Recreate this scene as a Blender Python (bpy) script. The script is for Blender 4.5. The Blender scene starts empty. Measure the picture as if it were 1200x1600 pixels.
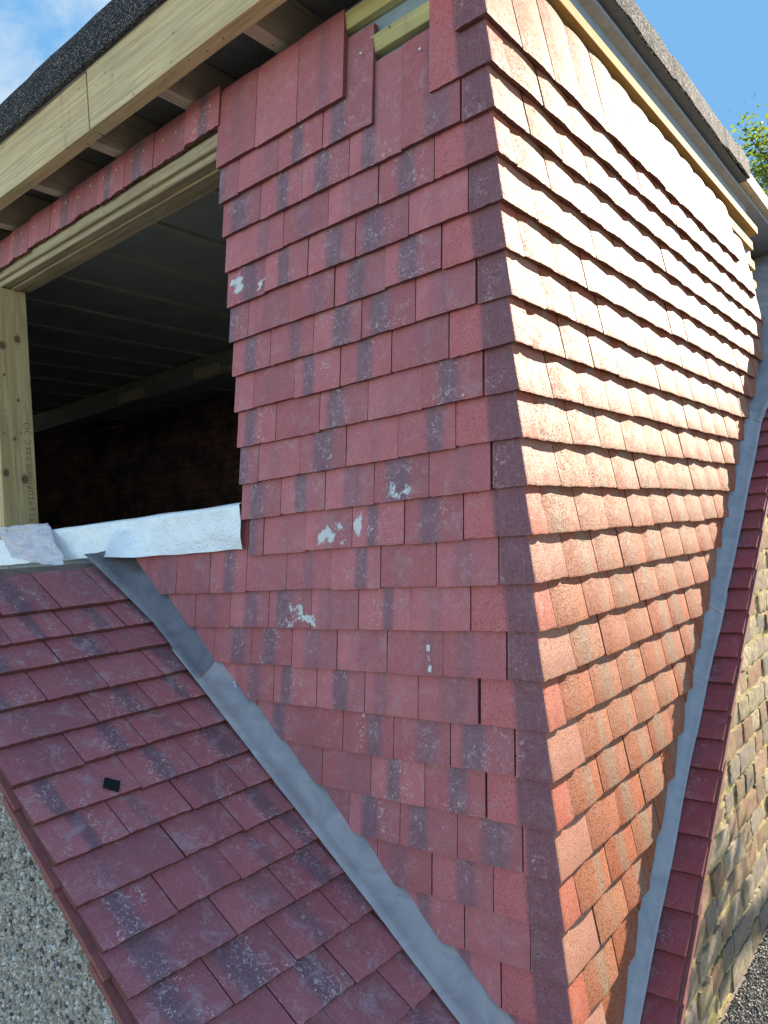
import bpy, bmesh, math, random
from mathutils import Vector, Matrix, noise
random.seed(11)
scene = bpy.context.scene
COL = scene.collection
V = Vector

# ------------------------------------------------------------------ camera
CAM_P = V((0.7165, -1.3733, 0.1086))
CX = V((0.77760626, 0.62408322, -0.07647634))      # image right in the world
CY = V((-0.08449917, -0.0168005, -0.9962819))      # image down
CZ = V((-0.62304766, 0.78117724, 0.03967034))      # viewing direction
cam_d = bpy.data.cameras.new("camera")
cam = bpy.data.objects.new("camera", cam_d)
COL.objects.link(cam)
cam_d.sensor_fit = 'HORIZONTAL'
cam_d.sensor_width = 36.0
cam_d.lens = 36.0 * 1165.0 / 1200.0
cam_d.clip_start = 0.02
cam_d.clip_end = 2000.0
m = Matrix((CX, -CY, -CZ)).transposed().to_4x4()
m.translation = CAM_P
cam.matrix_world = m
scene.camera = cam

# ------------------------------------------------------------------ light
SUN_DIR = V((0.225, 0.90, 0.40)).normalized()
sun_d = bpy.data.lights.new("sun", 'SUN')
sun_d.energy = 4.0
sun_d.angle = math.radians(0.5)
sun_d.color = (1.0, 0.87, 0.68)
sun = bpy.data.objects.new("sun", sun_d)
COL.objects.link(sun)
sun.rotation_euler = SUN_DIR.to_track_quat('Z', 'Y').to_euler()
sun.location = SUN_DIR * 30

world = bpy.data.worlds.new("World")
scene.world = world
world.use_nodes = True
wn, wl = world.node_tree.nodes, world.node_tree.links
wn.clear()
wo = wn.new('ShaderNodeOutputWorld')
bg = wn.new('ShaderNodeBackground')
sky = wn.new('ShaderNodeTexSky')
sky.sky_type = 'NISHITA'
sky.sun_disc = False
sky.sun_elevation = math.asin(SUN_DIR.z)
sky.sun_rotation = math.atan2(SUN_DIR.x, SUN_DIR.y)
sky.altitude = 50
sky.air_density = 1.0
sky.dust_density = 0.2
sky.ozone_density = 1.5
tc = wn.new('ShaderNodeTexCoord')
mp = wn.new('ShaderNodeMapping')
mp.inputs['Scale'].default_value = (1.0, 1.0, 1.6)
mp.inputs['Rotation'].default_value = (0.3, 0.5, 0.4)
nz = wn.new('ShaderNodeTexNoise')
nz.inputs['Scale'].default_value = 9.0
nz.inputs['Detail'].default_value = 8.0
nz.inputs['Roughness'].default_value = 0.62
nz.inputs['Distortion'].default_value = 0.4
rmp = wn.new('ShaderNodeMapRange')
rmp.inputs['From Min'].default_value = 0.36
rmp.inputs['From Max'].default_value = 0.66
sx = wn.new('ShaderNodeSeparateXYZ')
side = wn.new('ShaderNodeMapRange')                # clouds thin out towards +X
side.inputs['From Min'].default_value = -0.30
side.inputs['From Max'].default_value = -0.62
mul = wn.new('ShaderNodeMath'); mul.operation = 'MULTIPLY'
mixc = wn.new('ShaderNodeMix'); mixc.data_type = 'RGBA'
mixc.inputs['B'].default_value = (2.0, 2.5, 3.0, 1)
wl.new(tc.outputs['Generated'], mp.inputs['Vector'])
wl.new(mp.outputs['Vector'], nz.inputs['Vector'])
wl.new(nz.outputs['Fac'], rmp.inputs['Value'])
wl.new(tc.outputs['Generated'], sx.inputs['Vector'])
wl.new(sx.outputs['X'], side.inputs['Value'])
wl.new(rmp.outputs['Result'], mul.inputs[0])
wl.new(side.outputs['Result'], mul.inputs[1])
wl.new(mul.outputs[0], mixc.inputs['Factor'])
# keep the glow round the sun from washing out the blue of the half of the sky it stands in
cap = wn.new('ShaderNodeMix'); cap.data_type = 'RGBA'; cap.blend_type = 'DARKEN'
cap.inputs['B'].default_value = (0.70, 1.62, 2.85, 1)
front = wn.new('ShaderNodeMapRange')
front.inputs['From Min'].default_value = -0.1
front.inputs['From Max'].default_value = 0.25
wl.new(sx.outputs['Y'], front.inputs['Value'])
wl.new(front.outputs['Result'], cap.inputs['Factor'])
wl.new(sky.outputs['Color'], cap.inputs['A'])
wl.new(cap.outputs['Result'], mixc.inputs['A'])
wl.new(mixc.outputs['Result'], bg.inputs['Color'])
bg.inputs['Strength'].default_value = 0.075
wl.new(bg.outputs['Background'], wo.inputs['Surface'])

vs = scene.view_settings
vs.view_transform = 'Standard'
vs.look = 'None'
vs.gamma = 1.0
vs.exposure = 2.05
scene.cycles.max_bounces = 8
scene.cycles.diffuse_bounces = 5

# ------------------------------------------------------------------ node helpers
def new_mat(name):
    mt = bpy.data.materials.new(name)
    mt.use_nodes = True
    nt = mt.node_tree
    return mt, nt, nt.nodes['Principled BSDF']

class N:
    """small wrapper for building node graphs"""
    def __init__(s, nt):
        s.nt = nt
    def node(s, t, **kw):
        n = s.nt.nodes.new(t)
        for k, v in kw.items():
            setattr(n, k, v)
        return n
    def link(s, a, b):
        s.nt.links.new(a, b)
    def put(s, sock, v):
        if isinstance(v, (int, float)):
            sock.default_value = v
        elif isinstance(v, tuple):
            sock.default_value = v if len(v) == 4 or sock.type == 'VECTOR' else (*v, 1)
        else:
            s.link(v, sock)
    def math(s, op, a, b=0.0, clamp=False):
        n = s.node('ShaderNodeMath', operation=op, use_clamp=clamp)
        s.put(n.inputs[0], a); s.put(n.inputs[1], b)
        return n.outputs[0]
    def mix(s, f, a, b, mode='MIX'):
        n = s.node('ShaderNodeMix', data_type='RGBA', blend_type=mode)
        s.put(n.inputs['Factor'], f); s.put(n.inputs['A'], a); s.put(n.inputs['B'], b)
        return n.outputs['Result']
    def rng(s, v, a, b, c=0.0, d=1.0, smooth=True):
        n = s.node('ShaderNodeMapRange', interpolation_type='SMOOTHSTEP' if smooth else 'LINEAR')
        s.put(n.inputs['Value'], v)
        for k, x in zip(('From Min', 'From Max', 'To Min', 'To Max'), (a, b, c, d)):
            s.put(n.inputs[k], x)
        return n.outputs['Result']
    def coord(s, kind='Object', scale=(1, 1, 1)):
        t = s.node('ShaderNodeTexCoord')
        mpn = s.node('ShaderNodeMapping')
        mpn.inputs['Scale'].default_value = scale
        s.link(t.outputs[kind], mpn.inputs['Vector'])
        return mpn.outputs['Vector']
    def noise(s, vec, scale, detail=4.0, rough=0.55, dist=0.0):
        n = s.node('ShaderNodeTexNoise')
        s.link(vec, n.inputs['Vector'])
        n.inputs['Scale'].default_value = scale
        n.inputs['Detail'].default_value = detail
        n.inputs['Roughness'].default_value = rough
        n.inputs['Distortion'].default_value = dist
        return n.outputs['Fac']
    def voro(s, vec, scale, feature='F1'):
        n = s.node('ShaderNodeTexVoronoi', feature=feature)
        s.link(vec, n.inputs['Vector'])
        n.inputs['Scale'].default_value = scale
        return n
    def bump(s, h, strength, dist, prev=None):
        n = s.node('ShaderNodeBump')
        n.inputs['Strength'].default_value = strength
        n.inputs['Distance'].default_value = dist
        s.put(n.inputs['Height'], h)
        if prev is not None:
            s.link(prev, n.inputs['Normal'])
        return n.outputs['Normal']

# ------------------------------------------------------------------ materials
def mat_tile(name, light, deep, smoke, rough=0.52, corner=False, worn=0.5, grit=0.4, spec=0.3, speck=0.5, sand=330.0):
    """concrete plain tile: UV = place on the tile, 'tint' = random numbers of the tile"""
    mt, nt, p = new_mat(name)
    g = N(nt)
    uv = g.node('ShaderNodeUVMap'); uv.uv_map = 'UVMap'
    su = g.node('ShaderNodeSeparateXYZ'); g.link(uv.outputs['UV'], su.inputs[0])
    u, v = su.outputs['X'], su.outputs['Y']
    at = g.node('ShaderNodeAttribute'); at.attribute_name = 'tint'
    sc = g.node('ShaderNodeSeparateColor'); g.link(at.outputs['Color'], sc.inputs[0])
    r1, r2, r3, r4 = sc.outputs[0], sc.outputs[1], sc.outputs[2], at.outputs['Alpha']
    ob = g.coord('Object')
    big = g.noise(ob, 7.0, 3)
    mid = g.noise(ob, 38.0, 5, 0.6)
    fine = g.noise(ob, sand, 4, 0.75)
    grain = g.noise(ob, 700.0, 2, 0.6)
    base = g.mix(g.rng(r1, 0, 1, smooth=False), light, deep)
    base = g.mix(g.rng(big, 0.35, 0.7, 0, 0.35), base, deep)
    # smoky fired band down the tile
    wob = g.math('MULTIPLY', g.math('SUBTRACT', g.noise(ob, 14.0, 3), 0.5), 0.10)
    uu = g.math('ADD', u, wob)
    if corner:
        band = g.rng(uu, g.math('ADD', 0.40, g.math('MULTIPLY', r2, 0.10)), g.math('ADD', 0.52, g.math('MULTIPLY', r2, 0.10)))
        band = g.math('MULTIPLY', band, g.rng(r3, 0.05, 0.2, 0.6, 0.96))
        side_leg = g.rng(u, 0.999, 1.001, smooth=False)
        base = g.mix(side_leg, base, g.mix(r4, (0.42, 0.105, 0.042), (0.38, 0.225, 0.135)))  # cheek leg: warm sunlit orange and tan put into its colour
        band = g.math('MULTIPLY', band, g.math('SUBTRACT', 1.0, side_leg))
    else:
        c = g.math('ADD', 0.30, g.math('MULTIPLY', r2, 0.36))
        d = g.math('ABSOLUTE', g.math('SUBTRACT', uu, c))
        hw = g.math('ADD', 0.06, g.math('MULTIPLY', r3, 0.12))
        band = g.rng(d, g.math('MULTIPLY', hw, 0.6), g.math('ADD', hw, g.math('ADD', 0.05, g.math('MULTIPLY', r1, 0.12))), 1, 0)
        band = g.math('MULTIPLY', band, g.rng(r4, 0.1, 0.6, 0.15, 0.95))
        # one side of the tile is often a shade duller
        sidem = g.math('MULTIPLY', g.rng(g.math('SUBTRACT', uu, c), 0.0, 0.12), g.rng(r3, 0.3, 0.7, 0.0, 0.55))
        base = g.mix(sidem, base, tuple(0.55 * a + 0.45 * b for a, b in zip(deep, smoke)))
    streak = g.noise(g.coord('UV', (34, 1.6, 1)), 1.0, 3)
    band = g.math('MULTIPLY', band, g.rng(streak, 0.25, 0.6, 0.65, 1.0))
    base = g.mix(band, base, smoke)
    base = g.mix(g.rng(mid, 0.3, 0.7, 0.0, 0.18), base, tuple(x * 0.55 for x in deep))
    # lime bloom and scuffs, mostly low on the exposed part
    bl = g.noise(ob, 95.0, 6, 0.72, 1.2)
    bp = g.noise(ob, 17.0, 3, 0.5)
    low = g.rng(v, 0.02, 0.22, 1.0, 0.25)
    ctr = g.rng(g.math('ABSOLUTE', g.math('SUBTRACT', u, 0.52)), 0.10, 0.46, 1.0, 0.25)
    bloom = g.math('MULTIPLY', g.rng(bl, 0.53, 0.66), g.rng(bp, 0.42, 0.58))
    bloom = g.math('MULTIPLY', g.math('MULTIPLY', bloom, low), g.math('MULTIPLY', ctr, g.rng(r4, 0.2, 0.8, 0.25, 1.0)))
    base = g.mix(g.math('MULTIPLY', bloom, worn * 1.5, True), base, (0.66, 0.58, 0.57))
    haze = g.math('MULTIPLY', g.rng(g.noise(ob, 22.0, 5, 0.65, 0.8), 0.5, 0.75), worn * 0.42)
    base = g.mix(haze, base, (0.46, 0.40, 0.42))
    # long thin scratches
    scr = g.noise(g.coord('Object', (60, 60, 9)), 4.0, 4, 0.6, 2.0)
    base = g.mix(g.math('MULTIPLY', g.rng(scr, 0.70, 0.74), worn * 0.5), base, (0.50, 0.44, 0.43))
    base = g.mix(g.rng(grain, 0.35, 0.72, 0.0, 0.30), base, tuple(min(1, x * 1.5) for x in light))
    base = g.mix(g.rng(fine, 0.52, 0.66, 0.0, speck), base, tuple(x * 0.45 for x in deep))
    # torn butt ends, browner and darker than the face
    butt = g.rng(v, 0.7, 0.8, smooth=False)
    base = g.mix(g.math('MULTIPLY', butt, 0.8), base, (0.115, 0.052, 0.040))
    g.put(p.inputs['Specular IOR Level'], g.rng(fine, 0.46, 0.58, spec, spec * 0.1))
    g.put(p.inputs['Base Color'], base)
    g.put(p.inputs['Roughness'], g.rng(mid, 0.25, 0.75, rough - 0.07, rough + 0.10))
    h = g.math('ADD', g.math('MULTIPLY', fine, 0.7), g.math('MULTIPLY', grain, 0.4))
    b1 = g.bump(mid, 0.35, 0.002)
    b2 = g.bump(h, grit, 0.0022, b1)
    g.put(p.inputs['Normal'], b2)
    return mt

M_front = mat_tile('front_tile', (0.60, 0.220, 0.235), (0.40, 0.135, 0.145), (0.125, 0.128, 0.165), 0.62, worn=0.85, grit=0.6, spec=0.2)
M_cheek = mat_tile('cheek_tile', (0.40, 0.185, 0.102), (0.37, 0.080, 0.028), (0.27, 0.20, 0.135), 0.56, worn=0.35, grit=1.3, spec=0.33, speck=1.0, sand=215.0)  # same tile as the front, with warm sunlight put into its colour
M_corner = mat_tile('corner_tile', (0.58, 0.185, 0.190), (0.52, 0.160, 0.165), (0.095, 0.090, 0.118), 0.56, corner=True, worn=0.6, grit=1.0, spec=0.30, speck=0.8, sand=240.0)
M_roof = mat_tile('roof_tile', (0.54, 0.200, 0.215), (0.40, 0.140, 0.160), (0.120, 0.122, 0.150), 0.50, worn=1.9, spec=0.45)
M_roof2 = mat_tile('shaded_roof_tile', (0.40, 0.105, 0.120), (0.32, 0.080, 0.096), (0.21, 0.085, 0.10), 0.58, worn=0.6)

def mat_timber(name, axis, light, dark, knots=0.0, rough=0.65, tone=0.25, spots=()):
    mt, nt, p = new_mat(name)
    g = N(nt)
    sc = [26.0, 26.0, 26.0]; sc[axis] = 1.3
    vec = g.coord('Object', tuple(sc))
    n1 = g.noise(vec, 1.6, 6, 0.6, 1.4)
    sc2 = [160.0] * 3; sc2[axis] = 5.0
    n2 = g.noise(g.coord('Object', tuple(sc2)), 1.0, 3, 0.6)
    big = g.noise(g.coord('Object'), 5.0, 3)
    c = g.mix(g.rng(n1, 0.34, 0.66), light, dark)
    c = g.mix(g.rng(n2, 0.45, 0.75, 0, 0.45), c, tuple(x * 0.55 for x in dark))
    c = g.mix(g.rng(big, 0.4, 0.7, 0, tone), c, (0.30, 0.29, 0.20))
    h = n2
    if spots:
        so = g.node('ShaderNodeSeparateXYZ'); g.link(g.coord('Object'), so.inputs[0])
        for (ky, kz, kr) in spots:
            dy = g.math('MULTIPLY', g.math('SUBTRACT', so.outputs['Y'], ky), 1.0)
            dz_ = g.math('MULTIPLY', g.math('SUBTRACT', so.outputs['Z'], kz), 0.75)
            dd = g.math('SQRT', g.math('ADD', g.math('MULTIPLY', dy, dy), g.math('MULTIPLY', dz_, dz_)))
            dd = g.math('DIVIDE', g.math('ADD', dd, g.math('MULTIPLY', g.math('SUBTRACT', n1, 0.5), kr * 0.8)), kr)
            ringk = g.math('MULTIPLY', g.rng(dd, 1.0, 3.6, 1, 0), g.rng(g.math('SINE', g.math('MULTIPLY', dd, 5.5)), -0.2, 1.0, 0.0, 0.7))
            c = g.mix(ringk, c, dark)
            c = g.mix(g.rng(dd, 0.7, 1.25, 0.9, 0), c, (0.13, 0.075, 0.045))
    sp = g.voro(g.coord('Object'), 17.0)
    c = g.mix(g.rng(sp.outputs['Distance'], 0.045, 0.085, 0.75, 0.0), c, (0.09, 0.06, 0.04))
    dr = g.noise(g.coord('Object', (16, 16, 2.2)), 1.0, 4, 0.6, 0.6)
    c = g.mix(g.rng(dr, 0.58, 0.72, 0, 0.35), c, (0.26, 0.20, 0.12))
    if knots:
        ks = [9.0, 9.0, 9.0]; ks[axis] = 4.5
        vo = g.voro(g.coord('Object', tuple(ks)), knots)
        dist = vo.outputs['Distance']
        k = g.rng(g.math('ADD', dist, g.math('MULTIPLY', n1, 0.08)), 0.10, 0.24, 1, 0)
        ring = g.math('MULTIPLY', g.rng(dist, 0.15, 0.42, 1, 0), g.rng(g.math('SINE', g.math('MULTIPLY', dist, 75.0)), 0.0, 1.0, 0.0, 0.45))
        c = g.mix(ring, c, dark)
        c = g.mix(g.math('MULTIPLY', k, 0.85), c, (0.075, 0.042, 0.025))
    g.put(p.inputs['Base Color'], c)
    p.inputs['Roughness'].default_value = rough
    g.put(p.inputs['Normal'], g.bump(h, 0.35, 0.0012, g.bump(n1, 0.25, 0.002)))
    return mt

PINE_L, PINE_D = (0.76, 0.60, 0.31), (0.58, 0.43, 0.20)
KN = [(0.035, 1.02, 0.014), (0.095, 1.055, 0.013), (0.062, 0.64, 0.007), (0.020, 0.50, 0.013), (0.093, 0.475, 0.014), (0.085, 0.80, 0.006), (0.035, 0.90, 0.005)]
M_timX = mat_timber('treated_pine_x', 0, PINE_L, PINE_D)
M_timY = mat_timber('treated_pine_y', 1, (0.60, 0.52, 0.38), (0.44, 0.38, 0.28))
M_timZ = mat_timber('treated_pine_z', 2, (0.72, 0.58, 0.30), (0.50, 0.38, 0.17), tone=0.1, spots=KN)
M_batX = mat_timber('batten_x', 0, (0.60, 0.56, 0.25), (0.48, 0.43, 0.17))
M_batY = mat_timber('batten_y', 1, (0.52, 0.31, 0.075), (0.40, 0.22, 0.045), tone=0.05, rough=0.85)
M_lint = mat_timber('weathered_pine', 0, (0.52, 0.43, 0.25), (0.34, 0.26, 0.14), tone=0.3)
M_pale = mat_timber('pale_pine', 1, (0.72, 0.62, 0.40), (0.60, 0.48, 0.28), tone=0.05)

def mat_plain(name, col, col2, scale, rough, bump=0.0, bdist=0.002, metallic=0.0, detail=5, extra=None):
    mt, nt, p = new_mat(name)
    g = N(nt)
    ob = g.coord('Object')
    n1 = g.noise(ob, scale, detail, 0.6, 0.5)
    c = g.mix(g.rng(n1, 0.3, 0.7), col, col2)
    if extra:
        n3 = g.noise(ob, extra[0], 5, 0.7, 1.0)
        c = g.mix(g.rng(n3, extra[1], extra[1] + 0.12, 0, extra[3]), c, extra[2])
    g.put(p.inputs['Base Color'], c)
    p.inputs['Roughness'].default_value = rough
    p.inputs['Metallic'].default_value = metallic
    if bump:
        g.put(p.inputs['Normal'], g.bump(g.noise(ob, scale * 3, 4), bump, bdist))
    return mt

M_sheath = mat_plain('wall_membrane', (0.31, 0.40, 0.46), (0.26, 0.345, 0.405), 12, 0.55, 0.3, 0.004)
M_deck = mat_plain('deck_board', (0.36, 0.37, 0.37), (0.28, 0.29, 0.30), 30, 0.8, 0.2)
M_inner = mat_plain('inner_board', (0.60, 0.62, 0.62), (0.50, 0.52, 0.53), 9, 0.85)
M_nail = mat_plain('galvanised_nail', (0.7, 0.72, 0.75), (0.55, 0.57, 0.6), 60, 0.35, metallic=0.7)
def mat_smear():
    mt, nt, p = new_mat('lime_smear')
    g = N(nt)
    at = g.node('ShaderNodeAttribute'); at.attribute_name = 'tint'
    ob = g.coord('Object')
    n1 = g.noise(ob, 70.0, 6, 0.7, 1.0)
    n2 = g.noise(ob, 260.0, 4, 0.7)
    f = g.math('ADD', at.outputs['Alpha'], g.math('MULTIPLY', g.math('SUBTRACT', n1, 0.5), 0.55))
    f = g.math('ADD', f, g.math('MULTIPLY', g.math('SUBTRACT', n2, 0.5), 0.5))
    a = g.rng(f, 0.10, 0.42, 0.0, 0.92)
    g.put(p.inputs['Base Color'], g.mix(n2, (0.58, 0.60, 0.58), (0.84, 0.88, 0.86)))
    p.inputs['Roughness'].default_value = 0.8
    g.put(p.inputs['Alpha'], a)
    g.put(p.inputs['Normal'], g.bump(f, 0.5, 0.0015))
    return mt
M_smear = mat_smear()
M_render = mat_plain('dash_render', (0.34, 0.34, 0.29), (0.25, 0.25, 0.215), 60, 0.9, 0.5, 0.003)
M_under = mat_plain('tile_edge', (0.27, 0.095, 0.085), (0.20, 0.066, 0.066), 40, 0.7, 0.4, 0.001)
M_bed = mat_plain('verge_bedding', (0.60, 0.40, 0.33), (0.48, 0.26, 0.21), 70, 0.85, 0.6, 0.002)
M_ground = mat_plain('paving', (0.17, 0.165, 0.155), (0.13, 0.128, 0.12), 0.6, 0.85)
M_bark = mat_plain('bark', (0.12, 0.09, 0.06), (0.07, 0.055, 0.04), 20, 0.9, 0.5)
M_soff = mat_plain('dark_felt_underside', (0.13, 0.145, 0.165), (0.10, 0.115, 0.13), 40, 0.85)
M_bark2 = mat_plain('ridge_mortar', (0.24, 0.20, 0.17), (0.17, 0.14, 0.125), 50, 0.9, 0.4)
M_scrap = mat_plain('felt_scrap', (0.022, 0.045, 0.050), (0.012, 0.026, 0.030), 300, 0.7, 0.5, 0.001)

def mat_lead(name, a, b):
    mt, nt, p = new_mat(name)
    g = N(nt)
    ob = g.coord('Object')
    n1 = g.noise(ob, 9.0, 4, 0.6, 1.5)
    n2 = g.noise(ob, 55.0, 6, 0.7, 2.0)
    c = g.mix(g.rng(n1, 0.3, 0.7), a, b)
    c = g.mix(g.math('MULTIPLY', g.rng(n2, 0.60, 0.72), 0.35), c, (0.62, 0.66, 0.70))
    c = g.mix(g.math('MULTIPLY', g.rng(n2, 0.40, 0.30), 0.5), c, tuple(x * 0.55 for x in a))
    g.put(p.inputs['Base Color'], c)
    p.inputs['Metallic'].default_value = 0.35
    g.put(p.inputs['Roughness'], g.rng(n1, 0.3, 0.7, 0.50, 0.68))
    n4 = g.noise(ob, 26.0, 3, 0.5, 0.8)
    g.put(p.inputs['Normal'], g.bump(n1, 0.22, 0.010, g.bump(n2, 0.15, 0.0012, g.bump(n4, 0.25, 0.004))))
    p.inputs['Specular IOR Level'].default_value = 0.4
    return mt
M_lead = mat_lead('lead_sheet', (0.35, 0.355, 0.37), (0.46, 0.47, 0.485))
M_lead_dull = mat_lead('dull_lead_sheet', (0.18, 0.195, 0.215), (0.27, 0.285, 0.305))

def mat_foil(name, a, b, rough, bs):
    mt, nt, p = new_mat(name)
    g = N(nt)
    ob = g.coord('Object')
    n1 = g.noise(ob, 16.0, 5, 0.6, 2.2)
    n1 = g.math('ABSOLUTE', g.math('SUBTRACT', n1, 0.5))
    n1 = g.rng(n1, 0.0, 0.22, smooth=False)
    n2 = g.noise(ob, 60.0, 3, 0.5, 1.0)
    g.put(p.inputs['Base Color'], g.mix(g.rng(n1, 0.3, 0.7), a, b))
    p.inputs['Roughness'].default_value = rough
    p.inputs['Metallic'].default_value = 0.25
    g.put(p.inputs['Normal'], g.bump(n1, bs, 0.012, g.bump(n2, bs * 0.5, 0.002)))
    return mt
M_foil = mat_foil('silver_membrane', (0.86, 0.95, 0.97), (0.80, 0.91, 0.95), 0.38, 0.28)
M_bag = mat_foil('grey_polythene', (0.90, 0.90, 0.95), (0.76, 0.77, 0.83), 0.30, 0.2)

def mat_felt(name, grain=190.0, lo=0.17):
    mt, nt, p = new_mat(name)
    g = N(nt)
    ob = g.coord('Object')
    vo = g.voro(ob, grain)
    s = g.node('ShaderNodeSeparateColor'); g.link(vo.outputs['Color'], s.inputs[0])
    n1 = g.noise(ob, 30.0, 4)
    c = g.mix(g.rng(s.outputs[0], 0.15, 0.9), (0.010, 0.012, 0.016), (lo, lo * 1.03, lo * 1.09))
    c = g.mix(g.rng(s.outputs[1], 0.80, 0.95, 0, 0.8), c, (0.55, 0.50, 0.43))
    c = g.mix(g.rng(n1, 0.4, 0.7, 0, 0.4), c, (0.05, 0.055, 0.07))
    g.put(p.inputs['Base Color'], c)
    p.inputs['Roughness'].default_value = 0.9
    p.inputs['Specular IOR Level'].default_value = 0.08
    g.put(p.inputs['Normal'], g.bump(vo.outputs['Distance'], 0.9, 0.003))
    return mt
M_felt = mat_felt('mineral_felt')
M_felt_shaded = mat_felt('shaded_mineral_felt', 420.0, 0.075)  # same felt for the front edge, its shade put into a darker colour

def mat_attr(name, rough, noise_scale, dirt, amount, bump=0.3, bd=0.0015, moss=None):
    """colour comes from a per-piece 'tint' colour"""
    mt, nt, p = new_mat(name)
    g = N(nt)
    at = g.node('ShaderNodeAttribute'); at.attribute_name = 'tint'
    ob = g.coord('Object')
    n1 = g.noise(ob, noise_scale, 5, 0.65, 0.6)
    c = g.mix(g.rng(n1, 0.38, 0.68, 0, amount), at.outputs['Color'], dirt)
    if moss:
        n2 = g.noise(ob, 11.0, 5, 0.7, 1.0)
        n3 = g.noise(ob, 150.0, 4, 0.7)
        c = g.mix(g.math('MULTIPLY', g.rng(n2, 0.48, 0.62), g.rng(n3, 0.35, 0.6, 0.35, 1.0)), c, moss)
        c = g.mix(g.rng(n3, 0.62, 0.72, 0, 0.6), c, (0.05, 0.045, 0.03))
    g.put(p.inputs['Base Color'], c)
    p.inputs['Roughness'].default_value = rough
    g.put(p.inputs['Normal'], g.bump(g.noise(ob, noise_scale * 5, 4, 0.7), bump, bd))
    return mt
M_peb = mat_attr('dash_pebble', 0.6, 200.0, (0.10, 0.09, 0.075), 0.4)
M_brick = mat_attr('stock_brick', 0.9, 45.0, (0.15, 0.12, 0.09), 0.75, 1.0, 0.006, moss=(0.30, 0.25, 0.12))
M_mortar = mat_attr('lichen_mortar', 0.9, 60.0, (0.30, 0.25, 0.15), 0.5, 0.8, 0.004, moss=(0.60, 0.45, 0.11))

def mat_innerbrick():
    mt, nt, p = new_mat('sooty_brickwork')
    g = N(nt)
    b = g.node('ShaderNodeTexBrick')
    g.link(g.node('ShaderNodeTexCoord').outputs['UV'], b.inputs['Vector'])
    b.inputs['Color1'].default_value = (0.45, 0.20, 0.16, 1)
    b.inputs['Color2'].default_value = (0.30, 0.16, 0.13, 1)
    b.inputs['Mortar'].default_value = (0.13, 0.12, 0.11, 1)
    b.inputs['Scale'].default_value = 1.0
    b.inputs['Brick Width'].default_value = 0.225
    b.inputs['Row Height'].default_value = 0.075
    b.inputs['Mortar Size'].default_value = 0.006
    n1 = g.noise(g.coord('Object'), 5.0, 5, 0.7)
    g.put(p.inputs['Base Color'], g.mix(g.rng(n1, 0.4, 0.65, 0, 0.8), b.outputs['Color'], (0.05, 0.05, 0.05)))
    p.inputs['Roughness'].default_value = 0.9
    return mt
M_inbrick = mat_innerbrick()

def mat_leaf():
    mt, nt, p = new_mat('leaf')
    g = N(nt)
    at = g.node('ShaderNodeAttribute'); at.attribute_name = 'tint'
    g.put(p.inputs['Base Color'], at.outputs['Color'])
    p.inputs['Roughness'].default_value = 0.5
    tr = g.node('ShaderNodeBsdfTranslucent')
    g.put(tr.inputs['Color'], g.mix(0.5, at.outputs['Color'], (0.30, 0.42, 0.03)))
    ad = g.node('ShaderNodeMixShader')
    ad.inputs[0].default_value = 0.5
    g.link(p.outputs[0], ad.inputs[1]); g.link(tr.outputs[0], ad.inputs[2])
    g.link(ad.outputs[0], nt.nodes['Material Output'].inputs['Surface'])
    return mt
M_leaf = mat_leaf()
M_ink = mat_plain('stamp_ink', (0.05, 0.05, 0.045), (0.12, 0.11, 0.08), 150, 0.8)

# ------------------------------------------------------------------ mesh helpers
class MB:
    def __init__(s):
        s.bm = bmesh.new()
        s.uv = s.bm.loops.layers.uv.new('UVMap')
        s.tint = s.bm.loops.layers.float_color.new('tint')
    def face(s, vs, tint=(1, 1, 1, 1), uvs=None, smooth=False):
        try:
            f = s.bm.faces.new(vs)
        except ValueError:
            return None
        f.smooth = smooth
        for i, l in enumerate(f.loops):
            l[s.tint] = tint
            if uvs:
                l[s.uv].uv = uvs[i]
        return f
    def box(s, lo, hi, tint=(1, 1, 1, 1), jit=0.0):
        q = []
        for z in (lo[2], hi[2]):
            for y in (lo[1], hi[1]):
                for x in (lo[0], hi[0]):
                    q.append(s.bm.verts.new((x + random.uniform(-jit, jit), y + random.uniform(-jit, jit), z + random.uniform(-jit, jit))))
        for a, ax in (((0, 2, 3, 1), 2), ((4, 5, 7, 6), 2), ((0, 1, 5, 4), 1), ((2, 6, 7, 3), 1), ((0, 4, 6, 2), 0), ((1, 3, 7, 5), 0)):
            vsx = [q[i] for i in a]
            if ax == 2: uvs = [(v.co.x, v.co.y) for v in vsx]
            elif ax == 1: uvs = [(v.co.x, v.co.z) for v in vsx]
            else: uvs = [(v.co.y, v.co.z) for v in vsx]
            s.face(vsx, tint, uvs)
        return q
    def build(s, name, mat, parent=None, bevel=0.0):
        bmesh.ops.recalc_face_normals(s.bm, faces=s.bm.faces)
        if bevel:
            bmesh.ops.bevel(s.bm, geom=list(s.bm.edges), offset=bevel, segments=1, affect='EDGES')
        me = bpy.data.meshes.new(name)
        s.bm.to_mesh(me); s.bm.free()
        me.materials.append(mat)
        ob = bpy.data.objects.new(name, me)
        COL.objects.link(ob)
        if parent:
            ob.parent = parent
        return ob

def thing(name, label, cat, group=None):
    o = bpy.data.objects.new(name, None)
    o.empty_display_size = 0.1
    COL.objects.link(o)
    o['label'] = label; o['category'] = cat; o['kind'] = 'thing'
    if group: o['group'] = group
    return o

def tag(o, label, cat, group=None):
    o['label'] = label; o['category'] = cat
    if group: o['group'] = group
    return o

def plank(name, lo, hi, mat, parent, bevel=0.002, cuts=0, axis=0, wob=0.0):
    b = MB()
    b.box(lo, hi)
    ob = b.build(name, mat, parent, bevel)
    return ob

TL, TT, G = 0.265, 0.0148, 0.1
TILT = 0.150

def rnd_tint():
    return (random.random(), random.random(), random.random(), random.random())

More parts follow.
